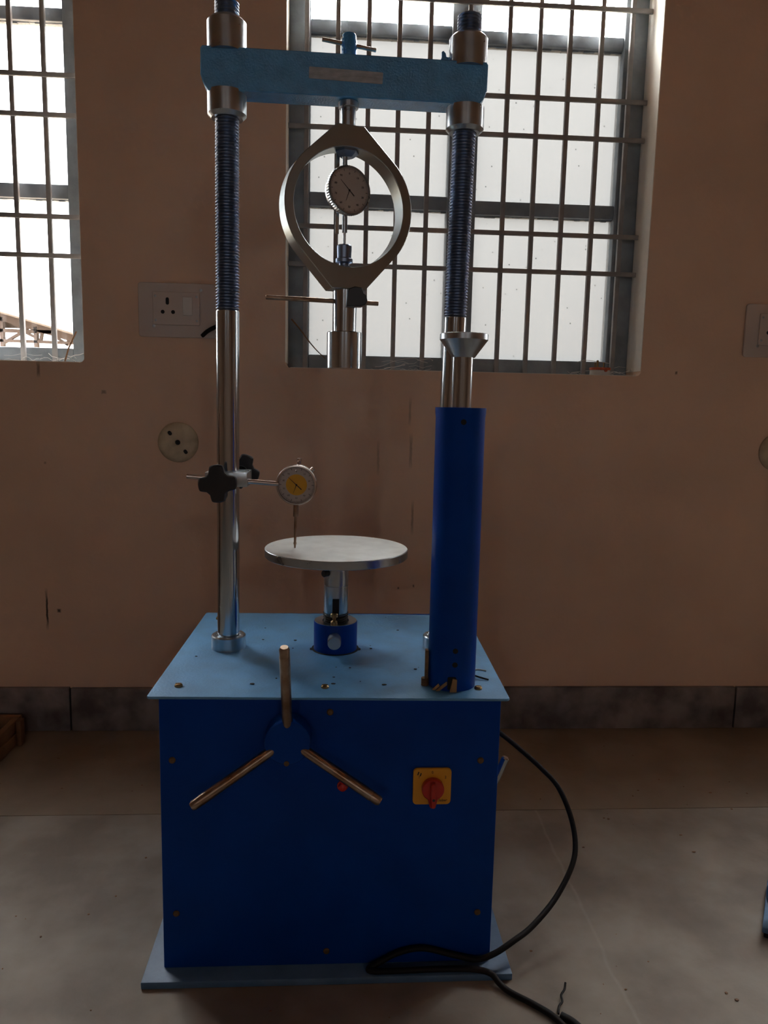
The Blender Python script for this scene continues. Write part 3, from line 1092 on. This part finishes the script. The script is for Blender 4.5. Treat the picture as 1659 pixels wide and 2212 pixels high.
# rotary switch
sx, sz = 0.1533, 0.3157
bm = B()
prism(bm, rrect(0.0595, 0.0595, 0.0065), 0.005, face_M(sx, -0.925, sz), 0.001)
sw = obj('rotary_switch', bm, 'yellow', mc)
bm = B()
poly = []
for k in range(33):
    a = radians(-62 + (304) * k / 32)
    poly.append((0.0172 * cos(a), 0.0172 * sin(a)))
poly += [(-0.0066, -0.0188), (-0.0052, -0.026), (-0.0032, -0.0295), (0, -0.0305), (0.0032, -0.0295), (0.0052, -0.026), (0.0066, -0.0188)]
prism(bm, poly, 0.010, face_M(sx + 0.0006, -0.9298, sz - 0.0012), 0.0012)
prism(bm, rrect(0.0075, 0.040, 0.0032), 0.008, face_M(sx + 0.0006, -0.9394, sz - 0.0075), 0.0012)
kn = obj('switch_knob', bm, 'red', sw)
bm = B()
lathe(bm, [(0.0022, 0), (0.0022, 0.0004), (0, 0.0004)], face_M(sx + 0.0008, -0.9473, sz - 0.0135), 12)
obj('pointer_mark', bm, 'ink', kn)
bm = B()
yb = -0.9302
for tx, tz, body, size in ((0.0, 0.0235, '0', 0.006), (0.0205, 0.0155, '2', 0.006), (-0.0205, 0.0155, '1', 0.005)):
    join_text(bm, body, size, face_M(sx + tx, yb, sz + tz))
join_text(bm, 'Salzer', 0.0058, face_M(sx + 0.0165, yb, sz - 0.0225), italic=0.3)
for dx in (-0.0018, 0.0020):
    prism(bm, [(-0.0016, -0.0028), (0.0004, -0.0022), (0.0018, 0.0022), (0.0002, 0.0030)], 0.0003, face_M(sx - 0.0205 + dx, yb, sz + 0.0210 - dx * 0.5))
tag(obj('switch_lettering', bm, 'ink', sw, smooth=0), kind='stuff')
bm = B()
lathe(bm, [(0.0085, 0), (0.0085, 0.002), (0.0068, 0.0025), (0.006, 0.008), (0.003, 0.010), (0, 0.0105)], face_M(0.0146, -0.925, 0.3165), 24)
obj('indicator_lamp', bm, 'red', mc)
# lever on the right flank
bm = B()
cyl(bm, (0.262, -0.745, 0.145), (0.3095, -0.755, 0.278), 0.0068, ch=0.002, seg=20)
lv = obj('side_lever', bm, 'chrome', mc)
bm = B()
cyl(bm, (0.2565, -0.745, 0.148), (0.2725, -0.745, 0.148), 0.015, ch=0.001, seg=20)
obj('lever_boss', bm, 'blue', lv)

# ------------------------------------------------------------------ proving ring hanging from the crosshead
RZ = 1.222
RA = radians(17)
pr = thing('proving_ring', (AX, YC, 0.9605), 'steel proving ring with dial gauge hanging below the blue crosshead', 'proving ring')
bm = B()
cyl(bm, (AX, YC, 1.345), (AX, YC, 1.392), 0.0122, seg=32)
cyl(bm, (AX, YC, 1.381), (AX, YC, 1.3912), 0.0165, ch=0.001, seg=32)
obj('hanger_stem', bm, 'steel', pr)
ro, ri = 0.1100, 0.0945
n = 96
outer = [(ro * cos(2 * pi * k / n), ro * sin(2 * pi * k / n)) for k in range(n)]
tp = [(0.0235, 0.1285), (-0.0235, 0.1285), (-0.029, -0.1310), (0.029, -0.1310)]


def hull(pts):
    pts = sorted(set(pts))

    def half(ps):
        h = []
        for p in ps:
            while len(h) > 1 and (h[-1][0] - h[-2][0]) * (p[1] - h[-2][1]) - (h[-1][1] - h[-2][1]) * (p[0] - h[-2][0]) <= 0:
                h.pop()
            h.append(p)
        return h
    a, b = half(pts), half(pts[::-1])
    return a[:-1] + b[:-1]


hl = hull(outer + tp)


def hull_r(a):
    """radius of the outline at angle a"""
    dx, dy = cos(a), sin(a)
    best = ro
    for i in range(len(hl)):
        p, q = hl[i], hl[(i + 1) % len(hl)]
        ex, ey = q[0] - p[0], q[1] - p[1]
        den = dx * ey - dy * ex
        if abs(den) < 1e-12:
            continue
        t = (p[0] * ey - p[1] * ex) / den
        s = (p[0] * dy - p[1] * dx) / den
        if t > 0 and -1e-9 <= s <= 1 + 1e-9:
            best = max(best, t) if t < 0.2 else best
    return best


angs = sorted([2 * pi * k / n for k in range(n)] + [math.atan2(y, x) % (2 * pi) for x, y in tp])
D = 0.040
bm = B()
Mr = face_M(AX - 0.001, YC, RZ, RA) @ Matrix.Translation((0, 0, -D / 2))
rows = []
for a in angs:
    R = hull_r(a)
    e = 0.0012
    sec = [(ri, e), (ri + e, 0), (R - e, 0), (R, e), (R, D - e), (R - e, D), (ri + e, D), (ri, D - e)]
    rows.append([bm.verts.new(Mr @ Vector((r * cos(a), r * sin(a), z))) for r, z in sec])
for i in range(len(rows)):
    a, b = rows[i], rows[(i + 1) % len(rows)]
    for k in range(8):
        bm.faces.new((a[k], a[(k + 1) % 8], b[(k + 1) % 8], b[k]))
obj('ring_body', bm, 'ring', pr, smooth=25)
# anvil block below the ring top, holding bracket and gauge
bm = B()
Ma = Matrix.Translation((AX - 0.001, YC, RZ + ri)) @ Matrix.Rotation(RA, 4, 'Z')
lathe(bm, [(0, 0.006), (0.019, 0.006), (0.020, -0.004), (0.016, -0.008), (0.010, -0.012), (0, -0.012)], Ma, 6)
obj('upper_anvil', bm, 'thread', pr, smooth=20)
GX, GY_, GZ = AX - 0.0005, YC - 0.008, 1.2495
bm = B()
cyl(bm, (GX - 0.004, YC - 0.004, RZ + ri - 0.010), (GX - 0.004, YC - 0.004, GZ + 0.030), 0.0042, seg=18)
obj('gauge_hanger', bm, 'steel', pr)
bm = B()
cyl(bm, (GX - 0.003, YC - 0.004, GZ - 0.030), (GX - 0.003, YC - 0.004, 1.185), 0.0045, seg=18)
obj('gauge_stem', bm, 'steel', pr)
bm = B()
cyl(bm, (GX - 0.003, YC - 0.004, 1.186), (GX - 0.003, YC - 0.004, 1.158), 0.0022, seg=14)
lathe(bm, [(0.0022, 0), (0.003, 0.001), (0.003, 0.003), (0.002, 0.004)], Matrix.Translation((GX - 0.003, YC - 0.004, 1.163)), 14)
obj('plunger', bm, 'steel', pr)
bm = B()
box(bm, (GX - 0.019, YC + 0.004, 1.184), (GX - 0.0125, YC + 0.007, RZ + ri + 0.001), 0.0008)
obj('bracket_strip', bm, 'chrome', pr)
GA = radians(27)
Mg = face_M(GX, GY_, GZ, GA)
bm = B()
lathe(bm, [(0, -0.014), (0.033, -0.014), (0.0345, -0.012), (0.0345, 0.0), (0.0345, 0.002)], Mg, 56)
gb = obj('gauge_body', bm, 'steel', pr)
bm = B()
ns = 120
prof = [(0.036, 0.000), (0.0392, 0.001), (0.0395, 0.009), (0.038, 0.0115), (0.0362, 0.0115), (0.0358, 0.0095)]
rings = []
for j, (r, z) in enumerate(prof):
    rr_ = []
    for i in range(ns):
        q = r - (0.0011 if (i % 2 and j in (1, 2)) else 0)
        rr_.append(bm.verts.new(Mg @ Vector((q * cos(2 * pi * i / ns), q * sin(2 * pi * i / ns), z))))
    rings.append(rr_)
for a, b in zip(rings, rings[1:]):
    for i in range(ns):
        bm.faces.new((a[i], a[(i + 1) % ns], b[(i + 1) % ns], b[i]))
obj('knurled_bezel', bm, 'steel', gb, smooth=20)


def dial_card(parent, Mg, r, zc, yr, sz):
    bm = B()
    lathe(bm, [(0, zc), (r, zc), (r, zc - 0.001)], Mg, 48)
    card = obj('dial_card', bm, 'dial', parent)
    if yr:
        bm = B()
        lathe(bm, [(0, zc + 0.0003), (yr, zc + 0.0003), (yr, zc)], Mg, 40)
        obj('yellow_centre', bm, 'dialy', parent)
    bm = B()
    for k in range(100):
        a = 2 * pi * k / 100
        L = 0.0042 if k % 10 == 0 else (0.003 if k % 5 == 0 else 0.0018)
        w = 0.00022 if k % 10 else 0.0004
        prism(bm, [(r * 0.97 - L, -w), (r * 0.97, -w), (r * 0.97, w), (r * 0.97 - L, w)], 0.0002, Mg @ Matrix.Rotation(a, 4, 'Z') @ Matrix.Translation((0, 0, zc + 0.0001)))
    for k in range(10):
        a = pi / 2 - 2 * pi * k / 10
        join_text(bm, str(k * 10), sz, Mg @ Matrix.Translation((r * 0.73 * cos(a), r * 0.73 * sin(a), zc + 0.0003)))
    obj('dial_marks', bm, 'ink', parent, smooth=0)
    bm = B()
    for a, L0, L1, w in ((radians(138), -0.012, r * 0.62, 0.0005), (radians(250), 0, r * 0.5, 0.0004)):
        prism(bm, [(L0, -w * 1.6), (L1, -w * 0.4), (L1, w * 0.4), (L0, w * 1.6)], 0.0003, Mg @ Matrix.Rotation(a, 4, 'Z') @ Matrix.Translation((0, 0, zc + 0.0008)))
    lathe(bm, [(0.0016, zc + 0.0004), (0.0016, zc + 0.0014), (0, zc + 0.0014)], Mg, 12)
    obj('needle', bm, 'ink', parent, smooth=0)


dial_card(gb, Mg, 0.0358, 0.0085, 0, 0.0045)
bm = B()
lathe(bm, [(0.0362, 0.0098), (0.030, 0.0108), (0.015, 0.0116), (0, 0.0118)], Mg, 40)
obj('gauge_crystal', bm, 'crystal', gb)
# lower anvil, neck, clamp bar and foot
bm = B()
zb = RZ - ri
lathe(bm, [(0, -0.004), (0.0135, -0.004), (0.0135, 0.002), (0.0085, 0.004), (0.0085, 0.007), (0.0145, 0.009), (0.0145, 0.0145), (0.012, 0.016), (0.012, 0.021), (0.0125, 0.030), (0.0125, 0.0355), (0.011, 0.0375), (0, 0.0375)], Matrix.Translation((GX - 0.003, YC - 0.002, zb)), 28)
obj('lower_anvil', bm, 'thread', pr)
bm = B()
lathe(bm, [(0, 0.0), (0.0300, 0.0), (0.0300, 0.0), (0.0300, 0.0595), (0.0288, 0.061), (0.0195, 0.061), (0.0195, 0.062), (0.0205, 0.130), (0, 0.130)], Matrix.Translation((AX - 0.001, YC, 0.961)), 56)
obj('plunger_foot', bm, 'chrome', pr)
bm = B()
cyl(bm, (-0.1245, YC + 0.001, 1.0766), (0.0665, YC + 0.001, 1.0716), 0.0039, ch=0.0008, seg=16)
obj('cross_bar', bm, 'handle', pr)
bm = B()
prism(bm, [(-0.016, -0.014), (0.008, -0.014), (0.016, -0.011), (0.019, -0.004), (0.017, 0.004), (0.012, 0.007), (0.010, 0.016), (-0.002, 0.018), (-0.012, 0.014)], 0.022, face_M(AX + 0.017, YC - 0.008, 1.0765), 0.0015)
obj('bar_clamp', bm, 'black', pr)

# ------------------------------------------------------------------ dial gauge on its clamp
ch = thing('gauge_clamp', (-0.188, YC, 0.745), 'steel clamp with two black star knobs gripping the left column', 'clamp')
bm = B()
box(bm, (-0.2235, YC - 0.034, 0.757), (-0.1525, YC + 0.036, 0.7815), 0.0012)
obj('clamp_block', bm, 'steel', ch)


def star_knob(M, r, parent):
    poly = []
    nn = 72
    for k in range(nn):
        a = 2 * pi * k / nn + radians(45)
        # four broad lobes with concave gaps
        c4 = cos(4 * (a - radians(45)) )
        q = r * (0.85 + 0.15 * max(-1.0, min(1.0, c4 * 1.9 + 0.55)))
        poly.append((q * cos(a - radians(45)), q * sin(a - radians(45))))
    bm = B()
    prism(bm, poly, 0.016, M, 0.002)
    lathe(bm, [(0.011, -0.012), (0.011, 0.001)], M, 24)
    return obj('star_knob', bm, 'black', parent, smooth=40)


star_knob(face_M(-0.199, YC - 0.046, 0.7645) @ Matrix.Rotation(radians(4), 4, 'Z'), 0.0315, ch)
star_knob(Matrix.Translation((-0.172, YC + 0.048, 0.776)) @ Matrix.Rotation(pi, 4, 'Z') @ face_M(0, 0, 0) @ Matrix.Rotation(radians(20), 4, 'Z'), 0.0315, ch)
bm = B()
tube(bm, [(-0.2555, YC - 0.024, 0.7735), (-0.100, YC - 0.024, 0.7625)], 0.0042, 14)
obj('holder_rod', bm, 'bezel', ch)

DX, DZ, DY = -0.0690, 0.7612, -0.714
dg_ = thing('dial_gauge', (-0.0722, DY, 0.6486), 'dial gauge with a yellow centre standing over the round platen', 'dial gauge')
Md = face_M(DX, DY, DZ, radians(-4))
bm = B()
lathe(bm, [(0, -0.012), (0.029, -0.012), (0.0335, -0.009), (0.0345, 0.0), (0.0352, 0.002), (0.0352, 0.012), (0.0342, 0.0145), (0.0318, 0.0148), (0.0312, 0.012)], Md, 64)
bz = obj('gauge_body', bm, 'bezel', dg_)
dial_card(bz, Md, 0.0313, 0.010, 0.0182, 0.0042)
bm = B()
prof = [(0.0314 * sin(t), 0.0128 + 0.0036 * cos(t)) for t in [radians(90 - 9 * k) for k in range(11)]]
lathe(bm, prof[:-1] + [(0, prof[-1][1])], Md, 48)
obj('gauge_crystal', bm, 'crystal', bz)
bm = B()
cyl(bm, (DX + 0.003, DY, DZ + 0.033), (DX + 0.0035, DY, DZ + 0.041), 0.0035, seg=14)
cyl(bm, (DX + 0.0035, DY, DZ + 0.040), (DX + 0.004, DY, DZ + 0.0455), 0.0042, ch=0.0006, seg=14)
obj('top_cap', bm, 'bezel', dg_)
bm = B()
a = radians(45)
cyl(bm, (DX + 0.034 * cos(a), DY, DZ + 0.034 * sin(a)), (DX + 0.040 * cos(a), DY, DZ + 0.040 * sin(a)), 0.004, ch=0.0006, seg=14)
obj('bezel_lock', bm, 'bezel', dg_)
bm = B()
x_ = lambda z: -0.0724 + (z - 0.648) * 0.022
lathe(bm, [(0, 0), (0.0046, 0), (0.0048, 0.002), (0.0046, 0.022), (0, 0.022)], frame_to((x_(0.705), DY, 0.705), (0.022, 0, 1)), 20)
obj('stem', bm, 'handle', dg_)
bm = B()
lathe(bm, [(0, 0), (0.0016, 0.0006), (0.002, 0.006), (0.0028, 0.008), (0.0026, 0.010), (0.0022, 0.012), (0.0026, 0.058), (0, 0.058)], frame_to((x_(0.6486), DY, 0.6486), (0.022, 0, 1)), 16)
obj('spindle', bm, 'handle', dg_)

# ------------------------------------------------------------------ cable, wires and scraps
cb = [(0.2575, -0.60, 0.283), (0.290, -0.61, 0.282), (0.321, -0.62, 0.268), (0.356, -0.66, 0.251), (0.392, -0.70, 0.228), (0.416, -0.73, 0.207), (0.432, -0.76, 0.168),
      (0.434, -0.79, 0.132), (0.42, -0.82, 0.107), (0.381, -0.86, 0.074), (0.332, -0.90, 0.053), (0.295, -0.925, 0.046), (0.262, -0.937, 0.034), (0.234, -0.934, 0.022),
      (0.20, -0.932, 0.028), (0.147, -0.932, 0.042), (0.107, -0.933, 0.036), (0.074, -0.938, 0.022), (0.060, -0.943, 0.0172), (0.068, -0.9485, 0.0170), (0.11, -0.9485, 0.0168),
      (0.17, -0.947, 0.0168), (0.225, -0.949, 0.0168), (0.252, -0.957, 0.0150), (0.264, -0.968, 0.0070), (0.277, -0.984, 0.005), (0.307, -1.009, 0.005), (0.332, -1.034, 0.005), (0.348, -1.066, 0.005), (0.37, -1.12, 0.005)]
bm = B()
tube(bm, smooth_path(cb, 8), 0.0047, 12)
tag(obj('power_cable', bm, 'rubber'), 'black power cable curving from the cabinet side down to the floor', 'cable')
bm = B()
tube(bm, smooth_path([(0.341, -1.028, 0.004), (0.346, -1.014, 0.004), (0.3535, -1.005, 0.004), (0.3555, -0.993, 0.005), (0.3635, -0.983, 0.006), (0.3675, -0.974, 0.010)], 6), 0.0017, 8)
tag(obj('wire_scrap', bm, 'rubber'), 'thin wavy black wire end on the floor beside the power cable', 'wire')
bm = B()
tube(bm, smooth_path([(0.343, -1.034, 0.006), (0.358, -1.048, 0.006), (0.372, -1.075, 0.006), (0.384, -1.11, 0.006)], 6), 0.006, 12)
tag(obj('second_cable', bm, 'rubber'), 'black cable lying next to the power cable at the bottom edge', 'cable')

for pts, r, lab in (([(0.2215, -0.859, 0.477), (0.232, -0.853, 0.477), (0.247, -0.848, 0.473)], 0.0016, 'short bare wire end beside the blue guide tube pointing right'),
                    ([(0.2205, -0.861, 0.472), (0.234, -0.863, 0.468), (0.248, -0.868, 0.4655)], 0.0014, 'black wire end resting on the plate beside the guide tube')):
    bm = B()
    tube(bm, smooth_path(pts, 5), r, 8)
    tag(obj('wire_end', bm, 'steel' if 'bare' in lab else 'rubber'), lab, 'wire')
for poly, x, z, lab in (([(-0.0065, 0), (0.0045, 0), (0.0045, 0.020), (-0.002, 0.0215), (-0.003, 0.016)], 0.1835, 0.0, 'upright splinter of wood wedged against the guide tube foot'),
                        ([(-0.010, 0), (-0.004, 0), (0.010, 0.0115), (0.007, 0.0155)], 0.166, 0.0, 'slanting wood splinter at the foot of the guide tube'),
                        ([(-0.007, 0.001), (-0.003, 0), (0.005, 0.007), (0.003, 0.0105)], 0.1575, 0.001, 'smallest wood splinter at the left of the guide tube foot')):
    bm = B()
    prism(bm, poly, 0.003, face_M(x, TYB - 0.0365 - (0.002 if x > 0.17 else -0.004), ZP + z + 0.0003), 0.0004)
    tag(obj('wood_splinter', bm, 'wood'), lab, 'splinter')

# loose crumbs on the top plate
rnd = random.Random(21)
bm = B()
for x, y in [(-0.2004, -0.9205), (0.0646, -0.691), (0.0255, -0.809), (-0.0018, -0.883), (0.0782, -0.8875), (-0.206, -0.918)] + [(rnd.uniform(-0.24, 0.24), rnd.uniform(-0.9, -0.5)) for _ in range(40)]:
    if abs(x - RXc) < 0.05 and abs(y - RYc) < 0.05 or min(abs(x - 0.19), abs(x + 0.19)) < 0.045:
        continue
    s = rnd.uniform(0.0008, 0.0026)
    vs = bmesh.ops.create_icosphere(bm, subdivisions=1, radius=s)['verts']
    bmesh.ops.scale(bm, vec=(rnd.uniform(.6, 1.8), rnd.uniform(.5, 1.3), 0.5), verts=vs)
    bmesh.ops.translate(bm, vec=(x, y, ZP + s * 0.4), verts=vs)
tag(obj('grit', bm, 'ink'), 'dark crumbs of grit scattered over the blue cabinet top', 'grit', kind='stuff')
bm = B()
for x, y in [(rnd.uniform(-0.9, 1.1), rnd.uniform(-1.2, -0.1)) for _ in range(140)]:
    if -0.31 < x < 0.31 and -1.0 < y < -0.4:
        continue
    s = rnd.uniform(0.0008, 0.0028)
    vs = bmesh.ops.create_icosphere(bm, subdivisions=1, radius=s)['verts']
    bmesh.ops.scale(bm, vec=(rnd.uniform(.6, 1.8), rnd.uniform(.5, 1.3), 0.5), verts=vs)
    bmesh.ops.translate(bm, vec=(x, y, s * 0.4), verts=vs)
tag(obj('floor_grit', bm, 'boxwood'), 'small dark crumbs scattered over the concrete floor', 'grit', kind='stuff')

# ------------------------------------------------------------------ things cut off by the frame edges
bx = thing('wooden_crate', (-0.93, -0.20, 0), 'dark brown wooden crate at the left edge by the wall', 'crate')
Xr = -0.825
for z in (0.002, 0.038):
    bm = B()
    box(bm, (-1.08, -0.335, z), (Xr, -0.319, z + 0.031), 0.002)
    obj('side_board', bm, 'boxwood', bx)
    bm = B()
    box(bm, (-1.08, -0.076, z), (Xr, -0.060, z + 0.031), 0.002)
    obj('side_board', bm, 'boxwood', bx)
    bm = B()
    box(bm, (Xr - 0.016, -0.318, z), (Xr, -0.077, z + 0.031), 0.002)
    obj('end_board', bm, 'boxwood', bx)
for y in (-0.305, -0.105):
    bm = B()
    box(bm, (Xr + 0.001, y, 0.001), (Xr + 0.014, y + 0.025, 0.068), 0.002)
    obj('batten', bm, 'boxwood', bx)
bm = B()
box(bm, (-1.08, -0.318, 0.002), (Xr - 0.017, -0.077, 0.012))
obj('bottom_board', bm, 'boxwood', bx, smooth=0)

SX, SY = 0.744, -0.872
bs = thing('blue_stand', (SX, SY, 0), 'blue steel stand foot cut off by the right edge', 'stand')
bm = B()
box(bm, (SX, SY, 0.010), (SX + 0.20, SY + 0.16, 0.020), 0.002)
obj('foot_plate', bm, 'bluebase', bs)
for dx, dy in ((0.003, 0.003), (0.165, 0.003), (0.003, 0.13), (0.165, 0.13)):
    bm = B()
    box(bm, (SX + dx, SY + dy, 0.0), (SX + dx + 0.032, SY + dy + 0.027, 0.010), 0.002)
    obj('rubber_foot', bm, 'rubber', bs)
bm = B()
lathe(bm, [(0.032, 0), (0.038, 0.0), (0.040, 0.004), (0.040, 0.012), (0.038, 0.016), (0.032, 0.016), (0.032, 0.0)], Matrix.Translation((SX + 0.040, SY + 0.05, 0.058)) @ Matrix.Rotation(radians(62), 4, 'X'), 40)
obj('wheel_rim', bm, 'blueedge', bs)
for k in range(3):
    bm = B()
    a = 2 * pi * k / 3 + 0.4
    Mw = Matrix.Translation((SX + 0.040, SY + 0.05, 0.058)) @ Matrix.Rotation(radians(62), 4, 'X')
    cyl(bm, Mw @ Vector((0, 0, 0.008)), Mw @ Vector((0.034 * cos(a), 0.034 * sin(a), 0.008)), 0.004, seg=12)
    obj('wheel_spoke', bm, 'blueedge', bs)
bm = B()
cyl(bm, (SX + 0.040, SY + 0.058, 0.020), (SX + 0.040, SY + 0.058, 0.066), 0.010, seg=20)
obj('post', bm, 'bluebase', bs)
bs.rotation_euler = (0, 0, radians(-33))
